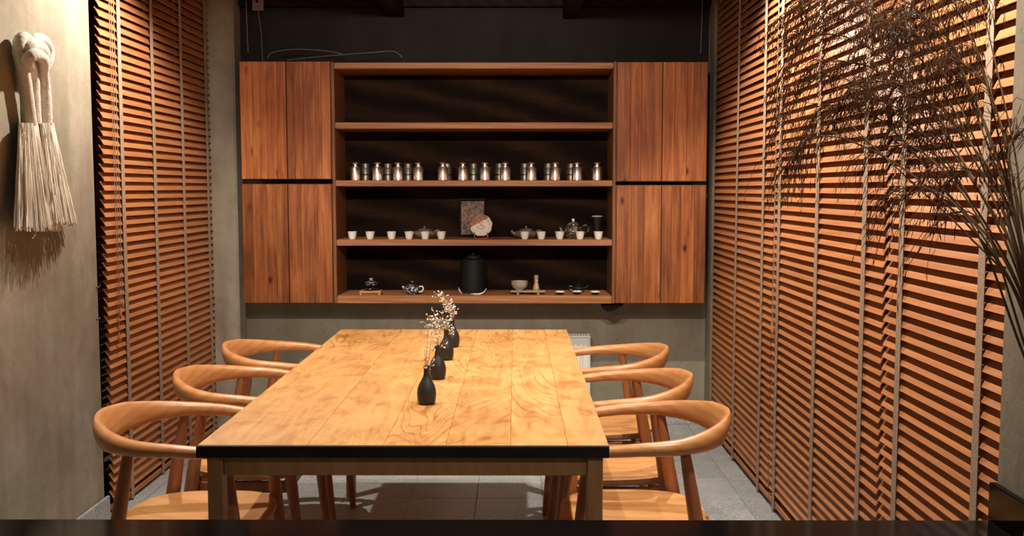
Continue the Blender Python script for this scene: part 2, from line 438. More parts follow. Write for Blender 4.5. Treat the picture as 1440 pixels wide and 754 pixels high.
blind('wide wooden venetian blind with four tapes on the left, beside the hanging tassel', -1.700, -1, 4.125, 5.585, [4.315, 4.701, 5.107, 5.511], .0374, 63, .012,
      [(4.20, .012, .76, .0), (4.215, .014, .86, .001), (4.245, .012, .9, .0)])
blind('wooden venetian blind nearest the camera on the right, behind the dried reeds', 1.100, 1, 2.02, 2.955, [2.337, 2.831], .0365, 64, .022)
blind('middle wooden venetian blind of the three along the right side', 1.100, 1, 2.972, 4.242, [3.136, 3.632, 4.152], .0365, 64, .022,
      [(4.20, .010, .82, .003), (4.185, .013, .80, .004)], .012)
blind('wooden venetian blind on the right nearest the cupboards, farthest of three', 1.100, 1, 4.258, 5.565, [4.427, 4.955, 5.525], .0365, 64, .022, (), .006)

# ================================================================== CUPBOARDS AND SHELVES
CY = 5.41
def cupboard(label, x0, xm, x1, z0, z1, seed):
    rnd = random.Random(seed)
    t = thing('wall_cupboard', label, 'cupboard', ((x0+x1)/2, CY, z0), 0, 'wall cupboards')
    ox, oz = (x0+x1)/2, z0
    MB().bbox(x0-ox-.006, x1-ox+.006, .024, BY-CY-.004, 0, z1-oz, .003).build('carcass', M['frame_wood'], t)
    for a, b in ((x0, xm), (xm, x1)):
        c = (a+b)/2; wd = b-a
        d = MB().box(-wd/2+.003, wd/2-.003, .012, .0225, .004, z1-oz-.004).build('door', M['gap'], t, (c-ox, 0, 0))
        n = rnd.choice((3, 4, 4, 5)); cuts = [0] + sorted((k+rnd.uniform(-.25,.25))/n for k in range(1, n)) + [1]
        for p, q in zip(cuts, cuts[1:]):
            xa, xb = -wd/2+.0025+(wd-.005)*p, -wd/2+.0025+(wd-.005)*q
            zc = (z1-oz)/2; pr = rnd.uniform(0, .0016)
            MB().bbox(-(xb-xa)/2+.0003, (xb-xa)/2-.0003, pr, .012, -zc+.003, zc-.003, .0012).build('plank', M['door'], d, ((xa+xb)/2, 0, zc))
    return t
cupboard('upper left pair of reclaimed plank cupboard doors', -1.486, -1.235, -.996, 1.424, 2.058, 3)
cupboard('lower left pair of reclaimed plank cupboard doors', -1.486, -1.235, -.996, .748, 1.400, 4)
cupboard('upper right pair of plank cupboard doors with dark knots', .546, .790, 1.032, 1.412, 2.054, 5)
cupboard('lower right pair of plank cupboard doors', .546, .790, 1.032, .748, 1.394, 6)
SX0, SX1 = -.988, .538
sh = thing('open_shelf_unit', 'long open dark-backed shelf unit between the plank cupboards, holding tins and teaware', 'shelf', ((SX0+SX1)/2, CY, .747))
so = ((SX0+SX1)/2, CY, .747)
D1 = BY-.004
def shb(name, x0, x1, y0, y1, z0, z1, mk, b=.003): return MB().bbox(x0, x1, y0, y1, z0, z1, b).build(name, M[mk], sh, off=so)
shb('side_panel', SX0-.004, SX0+.012, CY+.004, D1, .748, 2.055, 'frame_wood')
shb('side_panel', SX1-.012, SX1+.004, CY+.004, D1, .748, 2.055, 'frame_wood')
shb('back_panel', SX0+.013, SX1-.013, D1-.014, D1-.001, .79, 2.02, 'inner', .001)
SHZ = {'tins': (1.387, 1.419), 'cups': (1.064, 1.098), 'low': (.748, .791)}
shb('top_board', SX0+.013, SX1-.013, CY, D1-.015, 2.017, 2.050, 'board')
shb('shelf_board', SX0+.013, SX1-.013, CY+.001, D1-.015, 1.697, 1.731, 'board')
shb('shelf_board', SX0+.013, SX1-.013, CY+.001, D1-.015, *SHZ['tins'], 'board')
shb('shelf_board', SX0+.013, SX1-.013, CY+.001, D1-.015, *SHZ['cups'], 'board')
shb('bottom_board', SX0+.013, SX1-.013, CY, D1-.015, *SHZ['low'], 'board')
# dark lump of tape and cable fixed under the shelf unit's right end
p0 = at(845, 428, y=5.50); p1 = at(874, 428, y=5.50)
m = MB(); vs = []
for yy in (5.46, 5.53):
    for px, py in ((845, 426), (846, 432), (853, 437), (862, 436), (875, 428), (875, 426)):
        q = at(px, py, y=5.50); vs.append((q.x, yy, min(q.z, .7465)))
m.add(vs, [(0,1,2,3,4,5), (11,10,9,8,7,6)] + [(i, i+6, (i+1)%6+6, (i+1)%6) for i in range(6)])
c = sum((Vector(v) for v in m.v), Vector())/len(m.v)
tag(m.build('cable_bracket', M['gap'], None, (c.x, c.y, .7465), off=(c.x, c.y, .7465)), 'small black lump fixed under the cupboards, right of the open shelves', 'bracket')

# ------------------------------------------------------------------ steel tea tins
ZT = SHZ['tins'][1]
def make_tin(name, label, mk, group, r=.029, h=.073, knob=True):
    t = thing(name, label, 'tin', (0,0,0), 0, group)
    MB().lathe([(r-.002,0),(r,.002),(r,h-.004),(r-.003,h),(.012,h+.0005)], 20).build('body', M[mk], t)
    if knob:
        MB().lathe([(r*.62,h),(r*.62,h+.004),(r*.45,h+.008),(r*.42,h+.014),(r*.66,h+.019),(r*.70,h+.023),(r*.45,h+.028),(.003,h+.0315),(1e-5,h+.032)], 20).build('lid', M[mk], t)
    else:
        MB().lathe([(r-.004,h),(r-.004,h+.022),(r-.008,h+.025),(1e-5,h+.0255)], 18).build('lid', M[mk], t)
        MB().lathe([(r+.0006,.030),(r+.0006,.036)], 18, close=False).build('band', M['gap'], t)
    return t
front = [499.8, 531, 560, 588.4, 622.8, 651, 682, 710.4, 747, 780.7, 811.3, 839.5]
ordn = ['first', 'second', 'third', 'fourth', 'fifth', 'sixth', 'seventh', 'eighth', 'ninth', 'tenth', 'eleventh', 'twelfth']
tin0 = make_tin('tea_tin', '', 'steel', 'shiny steel tins in the front row')
for i, px in enumerate(front):
    q = at(px, 250, y=5.475); o = tin0 if i == 0 else copy_tree(tin0)
    o.location = (q.x, 5.475, ZT); o.rotation_euler.z = i*.7
    o['label'] = 'shiny steel tea tin with knobbed lid, %s from the left in the front row' % ordn[i]
back = [514, 545.6, 574, 629, 666, 702.5, 738, 771, 803]
tin1 = make_tin('storage_tin', '', 'dull_steel', 'dull tins in the back row', .028, .072, False)
for i, px in enumerate(back):
    q = at(px, 247, y=5.60); o = tin1 if i == 0 else copy_tree(tin1)
    o.location = (q.x, 5.60, ZT)
    o['label'] = 'dull dark tin with flat lid, %s from the left in the back row' % ordn[i]

# ------------------------------------------------------------------ white cups
ZC = SHZ['cups'][1]
cup_me = MB().lathe([(.0150,0),(.0160,.001),(.0165,.003),(.0200,.012),(.0232,.030),(.0250,.039),(.0268,.0415),(.0252,.0405),(.0212,.028),(.018,.012),(.010,.006),(1e-5,.005)], 22).mesh('tea_cup', M['porcelain'])
cups = [495.5, 520.5, 550.6, 575.4, 597.9, 620.6, 737.9, 761.2, 787, 815.5, 841.4]
for i, px in enumerate(cups):
    q = at(px, 334, y=5.455); o = bpy.data.objects.new('tea_cup', cup_me); COL.objects.link(o); o.location = (q.x, 5.455, ZC)
    w = 'small white porcelain teacup, %s from the left of its shelf' % ordn[i]
    tag(o, w, 'cup', 'white cups along the shelf edge')

# ------------------------------------------------------------------ teapots
def teapot(label, px, y, z, mk, body, lid, spout, handle=None, rz=0, extra=None):
    q = at(px, 330, y=y); t = thing('teapot', label, 'teapot', (q.x, y, z), rz)
    MB().lathe(body, 28).build('body', M[mk], t)
    l = MB().lathe(lid[0], 24).build('lid', M[mk], t)
    MB().lathe(lid[1], 14).build('knob', M[lid[2]], l)
    MB().tube(spline(spout[0], 4), [spout[1]+(spout[2]-spout[1])*k/((len(spout[0])-1)*4) for k in range((len(spout[0])-1)*4+1)], 10).build('spout', M[mk], t)
    if handle: MB().tube(spline(handle[0], 5), handle[1], 8).build('handle', M[mk], t)
    return t
m = M['grey_clay'] = mat('grey_brown_clay', (.17,.145,.12), .42); tt = NT(m); v = tt.coords(); n = tt.noise(v, 60, 4); tt.link(tt.ramp(n, [(.35,(.11,.09,.072)),(.65,(.24,.205,.17))]), tt.b.inputs['Base Color'])
m = M['glaze'] = mat('mottled_glaze', (.1,.08,.06), .25); tt = NT(m); v = tt.coords(); n = tt.noise(v, 55, 4)
gz = tt.new('ShaderNodeSeparateXYZ'); tt.link(v, gz.inputs[0])
tt.link(tt.ramp(n, [(.40,(.020,.019,.020)),(.53,(.10,.075,.045)),(.66,(.42,.34,.22))]), tt.b.inputs['Base Color'])
flat = [(.030,0),(.036,.002),(.055,.010),(.066,.022),(.068,.028),(.060,.037),(.045,.043),(.034,.045),(1e-5,.0455)]
flid = ([(.036,.0452),(.037,.048),(.030,.052),(.016,.055),(1e-5,.0555)], [(.004,.055),(.005,.058),(.007,.063),(.006,.067),(1e-5,.0685)], 'grey_clay')
teapot('flat grey clay teapot behind white cups, left of the framed print', 597, 5.56, ZC, 'grey_clay', flat, flid,
       ([(-.055,0,.022),(-.072,0,.030),(-.082,0,.040)], .012, .0065), ([(.05,-.0,.036),(.075,0,.045),(.088,0,.034),(.075,0,.020),(.058,0,.016)], .004), 0)
teapot('flat grey clay teapot behind white cups, right of the wrapped tea cake', 740, 5.56, ZC, 'grey_clay', flat, flid,
       ([(-.055,0,.022),(-.072,0,.030),(-.083,0,.044)], .012, .006), ([(.05,0,.036),(.075,0,.045),(.088,0,.034),(.075,0,.020),(.058,0,.016)], .004), .12)
teapot('round dark mottled teapot with a pale knob, near the right end', 806, 5.55, ZC, 'glaze',
       [(.030,0),(.033,.003),(.034,.006),(.046,.014),(.053,.030),(.052,.046),(.043,.060),(.032,.067),(.030,.072),(1e-5,.0722)],
       ([(.033,.0722),(.033,.078),(.028,.086),(.014,.092),(1e-5,.0925)], [(.004,.092),(.0075,.098),(.0085,.104),(.006,.110),(1e-5,.112)], 'porcelain'),
       ([(-.042,0,.026),(-.060,0,.034),(-.068,0,.050),(-.076,0,.060)], .012, .005), ([(.042,0,.058),(.066,0,.074),(.084,0,.062),(.082,0,.040),(.060,0,.026),(.046,0,.022)], .0042), 0)
# dark stemmed vessel with pale rim
q = at(839.5, 330, y=5.60); t = thing('stemmed_vessel', 'tall dark flared vessel with a pale rim at the right end of the cup shelf', 'vessel', (q.x, 5.60, ZC))
MB().lathe([(.024,0),(.025,.004),(.021,.012),(.018,.035),(.019,.055),(.023,.085),(.027,.108),(.029,.118),(.025,.1185),(.020,.10),(1e-5,.09)], 20).build('body', M['black_ceramic'], t)
m = M['pale_rim'] = mat('pale_pink_rim', (.45,.36,.31), .4)
MB().lathe([(.029,.1185),(.0305,.1195),(.0305,.1235),(.029,.125),(.025,.1245),(.0245,.119)], 20, close=False).build('rim', M['pale_rim'], t)

# ------------------------------------------------------------------ framed print (plain generic ornament) and wrapped tea cake
m = M['print'] = mat('brown_relief_print', (.2,.1,.06), .6); tt = NT(m); v = tt.coords((1,1,1), False)
n = tt.noise(v, 28, 3, .5, 2.2); tt.link(tt.ramp(n, [(.36,(.035,.018,.014)),(.46,(.13,.062,.042)),(.56,(.27,.155,.11)),(.68,(.16,.08,.055))]), tt.b.inputs['Base Color']); tt.bump(n, .4, .003)
y = 5.68; a = at(646, 330, y=y); b = at(683, 279, y=y); cx = (a.x+b.x)/2; w = (b.x-a.x)/2+.003; h = b.z-ZC
fr = thing('framed_print', 'brown ornamental print in a black frame, leaning behind the tea cake', 'picture', (cx, y, ZC+.0005)); fr.rotation_euler.x = math.radians(-4)
fb = .016
MB().bbox(-w, w, -.010, .010, 0, fb, .002).bbox(-w, w, -.010, .010, h-fb, h, .002).bbox(-w, -w+fb*.8, -.010, .010, fb, h-fb, .002).bbox(w-fb*.8, w, -.010, .010, fb, h-fb, .002).build('frame', M['gap'], fr)
MB().box(-w+fb*.8, w-fb*.8, 0, .006, fb, h-fb).build('print', M['print'], fr)
m = M['wrap'] = mat('paper_wrapper', (.72,.66,.58), .7); tt = NT(m); v = tt.coords((1,1,1), False)
sx = tt.new('ShaderNodeSeparateXYZ'); tt.link(v, sx.inputs[0])
ma = tt.new('ShaderNodeMath', operation='MULTIPLY_ADD'); tt.link(sx.outputs['X'], ma.inputs[0]); ma.inputs[1].default_value = -.55; tt.link(sx.outputs['Z'], ma.inputs[2])
nn = tt.noise(v, 80, 3); cr = tt.ramp(ma.outputs[0], [(0.0,(0,0,0)),(.0,(0,0,0))])
st = tt.new('ShaderNodeMath', operation='GREATER_THAN'); tt.link(ma.outputs[0], st.inputs[0]); st.inputs[1].default_value = .018
wc = tt.ramp(nn, [(.35,(.56,.51,.44)),(.6,(.72,.67,.60))]); bc = tt.ramp(nn, [(.35,(.17,.075,.035)),(.6,(.42,.22,.11))])
tt.link(tt.mix(st.outputs[0], wc, bc), tt.b.inputs['Base Color']); tt.bump(nn, .5, .002)
M['red_ink'] = mat('red_ink', (.50,.075,.045), .7)
q = at(676.5, 335, y=5.50); R = at(692.5, 310, y=5.50).x - at(676.5, 310, y=5.50).x
tc = thing('tea_cake', 'round tea cake in white and brown paper with red lettering, on a small stand', 'tea cake', (q.x, 5.50, ZC+.012+R)); tc.rotation_euler.x = math.radians(-12)
prof = [(1e-5, -.014), (R*.25, -.014), (R*.8, -.012), (R*.96, -.007), (R, 0), (R*.95, .008), (R*.7, .012), (1e-5, .010)]
MX = Matrix.Rotation(PI/2, 4, 'X') @ Matrix.Diagonal((1, 1, -1, 1))
vs, fs = [], []
N = 40
for r, z in prof:
    for k in range(N):
        a_ = 2*PI*k/N; wob = 1 + .03*math.sin(9*a_)*(r/R)**3
        vs.append((r*wob*math.cos(a_), z, r*wob*math.sin(a_)))
for i in range(len(prof)-1):
    for k in range(N): fs.append((i*N+k, i*N+(k+1)%N, (i+1)*N+(k+1)%N, (i+1)*N+k))
MB().add(vs, fs, True).build('wrapped_disc', M['wrap'], tc)
ink = MB()
def glyph(u, v_, s, seed, rot=0):
    g = random.Random(seed); Mx = Matrix.Translation((u, 0, v_)) @ Matrix.Rotation(rot, 4, 'Y')
    for k in range(3):
        z = s*(.4-.4*k); l = s*g.uniform(.35, .55); ink.box(-l, l, -.0152, -.0135, z-s*.09, z+s*.09, M=Mx)
    for k in range(2):
        x = s*g.uniform(-.3, .3); ink.box(x-s*.09, x+s*.09, -.0152, -.0135, -s*.5, s*.5, M=Mx)
for k in range(7):
    a_ = PI*(.15+.70*k/6); glyph(R*.70*math.cos(a_), R*.70*math.sin(a_), .0072, k, PI/2-a_)
for k in range(5):
    a_ = -PI*(.22+.56*k/4); glyph(R*.36*math.cos(a_), R*.36*math.sin(a_), .0062, 20+k)
for k, (u, v_) in enumerate(((-.007,.010),(.007,.012),(0,.0),(-.002,.024),(.010,-.004))): glyph(u, v_, .0085, 40+k)
ink.build('red_lettering', M['red_ink'], tc)
st_ = MB()
for sx_ in (-1, 1): st_.tube(spline([(sx_*R*.55, -.030, -R*.88+.018), (sx_*R*.55, -.026, -R-.009), (sx_*R*.55, .0, -R-.0085), (sx_*R*.62, .028, -R-.0085), (sx_*R*.45, .022, R*.6)], 4), .0022, 6)
st_.tube([(-R*.45, .022, R*.6), (R*.45, .022, R*.6)], .0022, 6); st_.tube([(-R*.55, .0, -R-.0085), (R*.55, .0, -R-.0085)], .0022, 6)
tag(st_.build('plate_stand', M['leg'], None, (q.x, 5.50, ZC+.012+R)), 'small brown wire stand holding up the wrapped tea cake', 'stand')
bpy.data.objects['plate_stand'].rotation_euler.x = 0

# ------------------------------------------------------------------ bottom shelf
ZL = SHZ['low'][1]
y = 5.475; a = at(507, 416, y=y); b = at(537, 416, y=y)
wb = thing('wooden_stand', 'small orange wooden block stand under the black lidded bowl', 'stand', ((a.x+b.x)/2, y, ZL))
w = (b.x-a.x)/2
M['orange_wood'] = wood('orange_block_wood', (.38,.15,.05), (.50,.22,.08), (.58,.28,.11), (1,5,5), 5, .5, 0, .3)
MB().bbox(-w, w, -.04, .04, .010, .023, .002).build('top', M['orange_wood'], wb)
MB().bbox(-w+.002, -w+.014, -.04, .04, 0, .0098, .001).build('foot', M['orange_wood'], wb)
MB().bbox(w-.014, w-.002, -.04, .04, 0, .0098, .001).build('foot', M['orange_wood'], wb)
MB().bbox(-w+.016, w-.016, -.030, .038, .0, .0098, .001).build('base', M['leg'], wb)
def painted(name, base, line, sc, lo, hi):
    m = M[name] = mat(name, base, .2); tt = NT(m); v = tt.coords(); n = tt.noise(v, sc, 3, .5, 1.5)
    tt.link(tt.ramp(n, [(lo, base), (hi, line)]), tt.b.inputs['Base Color']); return m
painted('black_white_painted', (.012,.012,.014), (.62,.60,.56), 48, .56, .64)
painted('blue_white_painted', (.022,.026,.05), (.66,.66,.66), 46, .53, .60)
q = at(522, 410, y=y); g = thing('lidded_bowl', 'black lidded tea bowl with white painted pattern, on the wooden block', 'bowl', (q.x, y, ZL+.0235))
MB().lathe([(.018,0),(.020,.003),(.038,.007),(.043,.010),(.042,.012),(.03,.009),(1e-5,.0085)], 24).build('saucer', M['black_ceramic'], g)
MB().lathe([(.014,.0095),(.016,.012),(.026,.020),(.033,.036),(.037,.043),(.035,.0425),(.028,.035),(1e-5,.03)], 24).build('body', M['black_white_painted'], g)
ld = MB().lathe([(.032,.040),(.031,.044),(.020,.052),(.010,.056),(1e-5,.0562)], 24).build('lid', M['black_white_painted'], g)
MB().lathe([(.008,.055),(.0085,.058),(.011,.066),(.010,.067),(1e-5,.064)], 14).build('knob', M['pale_rim'], ld)
q = at(580, 410, y=5.48); g = thing('teapot', 'small blue and white painted teapot with a loop handle, lowest shelf', 'teapot', (q.x, 5.48, ZL))
MB().lathe([(.020,0),(.022,.003),(.032,.010),(.040,.024),(.041,.034),(.037,.044),(.040,.047),(.036,.0465),(1e-5,.0455)], 26).build('body', M['blue_white_painted'], g)
ld = MB().lathe([(.034,.0465),(.033,.050),(.018,.056),(1e-5,.0585)], 22).build('lid', M['blue_white_painted'], g)
MB().lathe([(.004,.057),(.003,.062),(.006,.067),(.005,.072),(1e-5,.074)], 12).build('knob', M['black_white_painted'], ld)
MB().tube(spline([(-.036,0,.028),(-.048,0,.038),(-.054,0,.047)], 4), [.009-.0005*k for k in range(9)], 9).build('spout', M['blue_white_painted'], g)
MB().tube(spline([(.035,0,.042),(.054,0,.044),(.060,0,.030),(.050,0,.016),(.034,0,.014)], 5), .0038, 8).build('handle', M['porcelain'], g)
# tall black canister
q = at(665.5, 410, y=5.60); can = thing('black_canister', 'tall matte black canister in the middle of the lowest shelf', 'canister', (q.x, 5.60, ZL))
M['canister'] = mat('black_slate_canister', (.010,.0105,.0105), .6, spec=.2)
MB().lathe([(.066,0),(.069,.003),(.070,.175),(.067,.186),(.050,.192),(1e-5,.193)], 32).build('body', M['canister'], can)
ld = MB().lathe([(.040,.192),(.040,.204),(.036,.209),(1e-5,.210)], 26).build('lid', M['canister'], can)
MB().lathe([(.012,.209),(.016,.219),(.014,.225),(1e-5,.226)], 14).build('knob', M['canister'], ld)
# white curved horn
q0 = at(666, 414, y=5.46)
hp = [(662,414.6),(668,414.2),(675,413.2),(680.5,410.5),(684.5,405.5)]
pts = [at(px, py, y=5.46) for px, py in hp]; pts = [Vector((p.x, 5.46-.010*math.sin(i*.9), max(p.z, ZL+.005))) for i, p in enumerate(pts)]
sp = spline(pts, 6); rr = [.0008+.0038*max(0, math.sin(PI*min(1, k/(len(sp)-1))**.85)) for k in range(len(sp))]
tag(MB().tube(sp, rr, 8).build('white_horn', M['porcelain'], None, (q0.x, 5.46, ZL), off=(q0.x, 5.46, ZL)), 'thin white curved horn lying right in front of the black canister', 'ornament')
pts = [at(px, py, y=5.50) for px, py in ((645,404.5),(646.5,409),(649.5,413))]; pts = [Vector((p.x, 5.50, max(p.z, ZL+.003))) for p in pts]
sp = spline(pts, 5); rr = [.0010+.0022*math.sin(PI*k/(len(sp)-1)) for k in range(len(sp))]
tag(MB().tube(sp, rr, 7).build('white_horn', M['porcelain'], None, (pts[-1].x, 5.50, ZL), off=(pts[-1].x, 5.50, ZL)), 'tiny white pointed sliver standing left of the black canister', 'ornament')
# tray with bowl and whisk holder
y = 5.49; a = at(718, 411, y=y); b = at(767, 411, y=y); w = (b.x-a.x)/2; tx = (a.x+b.x)/2
M['tray'] = wood('pale_tray_wood', (.30,.20,.13), (.42,.30,.20), (.50,.38,.27), (1,5,5), 5, .6, 0, .3)
tr = thing('footed_tray', 'pale wooden footed tray carrying a bowl and a whisk', 'tray', (tx, y, ZL))
MB().bbox(-w, w, -.038, .038, .013, .021, .003).build('top', M['tray'], tr)
for sx_ in (-1, 1): MB().bbox(sx_*w*.58-.007, sx_*w*.58+.007, -.030, .030, 0, .0128, .002).build('foot', M['tray'], tr)
m = M['beige_bowl'] = mat('beige_stoneware', (.40,.33,.25), .55); tt = NT(m); v = tt.coords(); n = tt.noise(v, 50, 4); tt.link(tt.ramp(n, [(.35,(.30,.24,.18)),(.65,(.46,.39,.30))]), tt.b.inputs['Base Color'])
q = at(730.5, 410, y=y)
tag(MB().lathe([(.020,0),(.022,.002),(.022,.006),(.036,.014),(.044,.032),(.0465,.052),(.044,.052),(.040,.034),(.03,.018),(1e-5,.012)], 26).build('tea_bowl', M['beige_bowl'], None, (q.x, y, ZL+.0215)), 'beige stoneware tea bowl on the left of the footed tray', 'bowl')
q = at(754, 410, y=y); wh = thing('bamboo_whisk', 'yellowish bamboo tea whisk standing on the right of the footed tray', 'whisk', (q.x, y, ZL+.0215))
M['bamboo'] = mat('old_bamboo', (.40,.29,.13), .5); M['ivory'] = mat('ivory_pieces', (.66,.60,.46), .5)
MB().lathe([(.017,0),(.0185,.004),(.017,.020),(.0125,.036),(.0105,.046)], 18).build('tines', M['bamboo'], wh)
MB().lathe([(.0105,.0462),(.0115,.048),(.0115,.074),(.012,.078),(.013,.083),(.011,.0845),(1e-5,.085)], 18).build('grip', M['bamboo'], wh)
lc = MB()
for k in range(4): lc.bbox(-.0035, .0065, -.019+.0014*k, -.0125+.0012*k, .012+.013*k, .019+.013*k, .001)
lc.build('inlay', M['ivory'], wh)
# black cups with pale rims
bc_p = thing('rice_cup', '', 'cup', (0,0,0), 0, 'black cups with pale rims')
MB().lathe([(.012,0),(.014,.002),(.022,.010),(.0268,.0155)], 22).build('body', M['black_ceramic'], bc_p)
MB().lathe([(.0268,.0156),(.0280,.0185),(.0268,.0198),(.024,.0185),(.021,.012),(1e-5,.009)], 22, close=False).build('rim', M['pale_white'] if 'pale_white' in M else M['porcelain'], bc_p)
bc_p.name = 'saucer_cup'
for i, (px, yy, lab) in enumerate(((787.5, 5.455, 'small black cup with white rim, left of three near the right end'), (811.5, 5.475, 'small black cup with white rim, middle of three in front of the dark pot'), (837, 5.455, 'small black cup with white rim, rightmost of three, beside the side panel'))):
    o = bc_p if i == 0 else copy_tree(bc_p); q = at(px, 412, y=yy); o.location = (q.x, yy, ZL); o['label'] = lab
q = at(813, 410, y=5.60); g = thing('teapot', 'small all-black teapot in the dark behind the black cups', 'teapot', (q.x, 5.60, ZL))
MB().lathe([(.022,0),(.03,.006),(.036,.018),(.034,.030),(.022,.036),(1e-5,.037)], 22).build('body', M['black_ceramic'], g)
ld = MB().lathe([(.020,.037),(.014,.043),(1e-5,.045)], 18).build('lid', M['black_ceramic'], g)
MB().lathe([(.003,.044),(.006,.050),(1e-5,.054)], 12).build('knob', M['black_ceramic'], ld)
MB().tube(spline([(.03,0,.022),(.048,0,.030),(.058,0,.040)], 4), .005, 8).build('spout', M['black_ceramic'], g)
MB().tube(spline([(-.03,0,.030),(-.05,0,.034),(-.05,0,.016),(-.034,0,.012)], 4), .0035, 8).build('handle', M['black_ceramic'], g)

# ------------------------------------------------------------------ cords and wires above the cupboards
ZTOP = 2.06
def wire(name, label, pts, r, mk, cat):
    P = [Vector(p) for p in pts]; o = P[0]
    return tag(MB().tube(spline(P, 8), r, 6).build(name, M[mk], None, o, off=o), label, cat)
wire('loose_wire', 'loose grey wire arching over the left cupboards', [at(376,82,y=5.52), at(383,74,y=5.53), at(410,69.5,y=5.54), at(440,70,y=5.55), at(468,73,y=5.55), at(484,77,y=5.53)], .0018, 'white_wire', 'wire')
wire('loose_wire', 'loose grey wire rising from the left cupboard over the open shelves', [at(404,84.5,y=5.50), at(440,80.5,y=5.50), at(480,77,y=5.50), at(520,74,y=5.50), at(548,72,y=5.51), at(558,74,y=5.52), at(566,81,y=5.53)], .0018, 'white_wire', 'wire')
wb_ = thing('hanging_block', 'small pale wooden block with a hole, hung at the top left', 'block', (at(363,7,y=5.68).x, 5.68, at(363,15,y=5.68).z))
a = at(356, 15, y=5.68); b = at(371, -4, y=5.68); w = (b.x-a.x)/2; h = b.z-a.z
MB().bbox(-w, w, -.012, .012, 0, h, .002).build('block', M['block'], wb_)
hole = []
MB().lathe([(.009,-.0004),(.009,.001),(1e-5,.001)], 16, M=Matrix.Translation((-w*.1, -.012, h*.66)) @ Matrix.Rotation(PI/2, 4, 'X')).build('hole', M['gap'], wb_)
bp = wb_.location
MB().tube([(0, 0, .002), (w*.5, 0, -.14), (w*.8, -.02, ZTOP-bp.z+.002)], .0022, 6).build('cord', M['dark_rope'], wb_)
MB().tube([(0, 0, h), (0, 0, 2.466-bp.z)], .0022, 6).build('hanger', M['dark_rope'], wb_)
a = at(349, 74, y=5.66)
wire('thin_cable', 'thin pale cable hanging beside the pilaster at top left', [(a.x-.006, 5.66, 2.466), (a.x-.005, 5.66, 2.35), (a.x, 5.66, a.z)], .0028, 'white_wire', 'cable')
a = at(986, 75, y=5.66)
wire('thin_cable', 'thin pale cable hanging in the dark top right corner', [(a.x+.002, 5.66, 2.466), (a.x+.002, 5.66, 2.35), (a.x-.003, 5.66, a.z)], .0028, 'white_wire', 'cable')

# ================================================================== RADIATOR
RX1 = .430; RX0 = -.40
rd = thing('radiator', 'white panel radiator on the back wall under the shelves, behind the table', 'radiator', ((RX0+RX1)/2, BY-.05, .12))
ox = (RX0+RX1)/2; zt = .41
MB().bbox(RX0-ox, RX1-ox-.012, -.045, -.034, 0, zt-.01, .004).bbox(RX0-ox, RX1-ox-.012, .008, .018, 0, zt-.01, .004).build('panel', M['radiator'], rd)
rb = MB().bbox(-.0085, .0085, -.011, .0, 0, zt-.075, .004).mesh('rib', M['radiator'])
k = RX0-ox+.03
while k < RX1-ox-.03:
    piece('rib', rb, rd, (k, -.0455, .032)); k += .034
gr = MB()
gr.bbox(RX0-ox, RX1-ox, -.050, -.040, zt-.008, zt+.006, .002).bbox(RX0-ox, RX1-ox, .015, .024, zt-.008, zt+.006, .002)
k = RX0-ox+.004
while k < RX1-ox-.01:
    gr.box(k, k+.007, -.0405, .0155, zt-.004, zt+.005); k += .016
gr.build('top_grille', M['radiator'], rd)
MB().bbox(RX1-ox-.012, RX1-ox, -.048, .022, -.002, zt+.002, .004).build('end_cover', M['radiator'], rd)
MB().bbox(-.2, -.16, .018, .048, .06, .34, .003).bbox(.16, .2, .018, .048, .06, .34, .003).build('bracket', M['radiator'], rd)

# ================================================================== TABLE
TX0, TX1, TY0, TY1, TZ = -.7755, .2275, 2.370, 4.388, .75
tb = thing('dining_table', 'long light-wood dining table with dark front edge and slim square legs', 'table', ((TX0+TX1)/2, (TY0+TY1)/2, 0))
to = ((TX0+TX1)/2, (TY0+TY1)/2, 0)
cuts = [TX0, -.508, -.322, -.170, -.012, .127, TX1]
for a, b in zip(cuts, cuts[1:]):
    c = (a+b)/2
    MB().bbox(-(b-a)/2+.0003, (b-a)/2-.0003, -(TY1-TY0)/2+.0125, (TY1-TY0)/2, -.014, .014, .0009).build('tabletop_board', M['table'], tb, (c-to[0], 0, TZ-.014))
o = MB().bbox(-(TX1-TX0)/2, (TX1-TX0)/2, 0, .012, -.0285, -.0002, .0008).build('edge_strip', M['table_edge'], tb, (0, TY0-to[1], TZ)); o['label'] = 'dark front edge strip'
for x in (TX0+.022, TX1-.014-.038):
    for y in (TY0+.012, TY1-.05):
        MB().bbox(0, .038, 0, .040, 0, TZ-.0285, .002).build('leg', M['table_leg'], tb, (x-to[0], y-to[1], 0))
za, zb_ = .672, TZ-.0285
for (x0, x1, y0, y1) in ((TX0+.061, TX1-.053, TY0+.020, TY0+.042), (TX0+.061, TX1-.053, TY1-.042, TY1-.020), (TX0+.028, TX0+.050, TY0+.053, TY1-.051), (TX1-.044, TX1-.022, TY0+.053, TY1-.051)):
    cx, cy = (x0+x1)/2, (y0+y1)/2
    MB().bbox(x0-cx, x1-cx, y0-cy, y1-cy, za, zb_, .002).build('apron', M['table_leg'], tb, (cx-to[0], cy-to[1], 0))

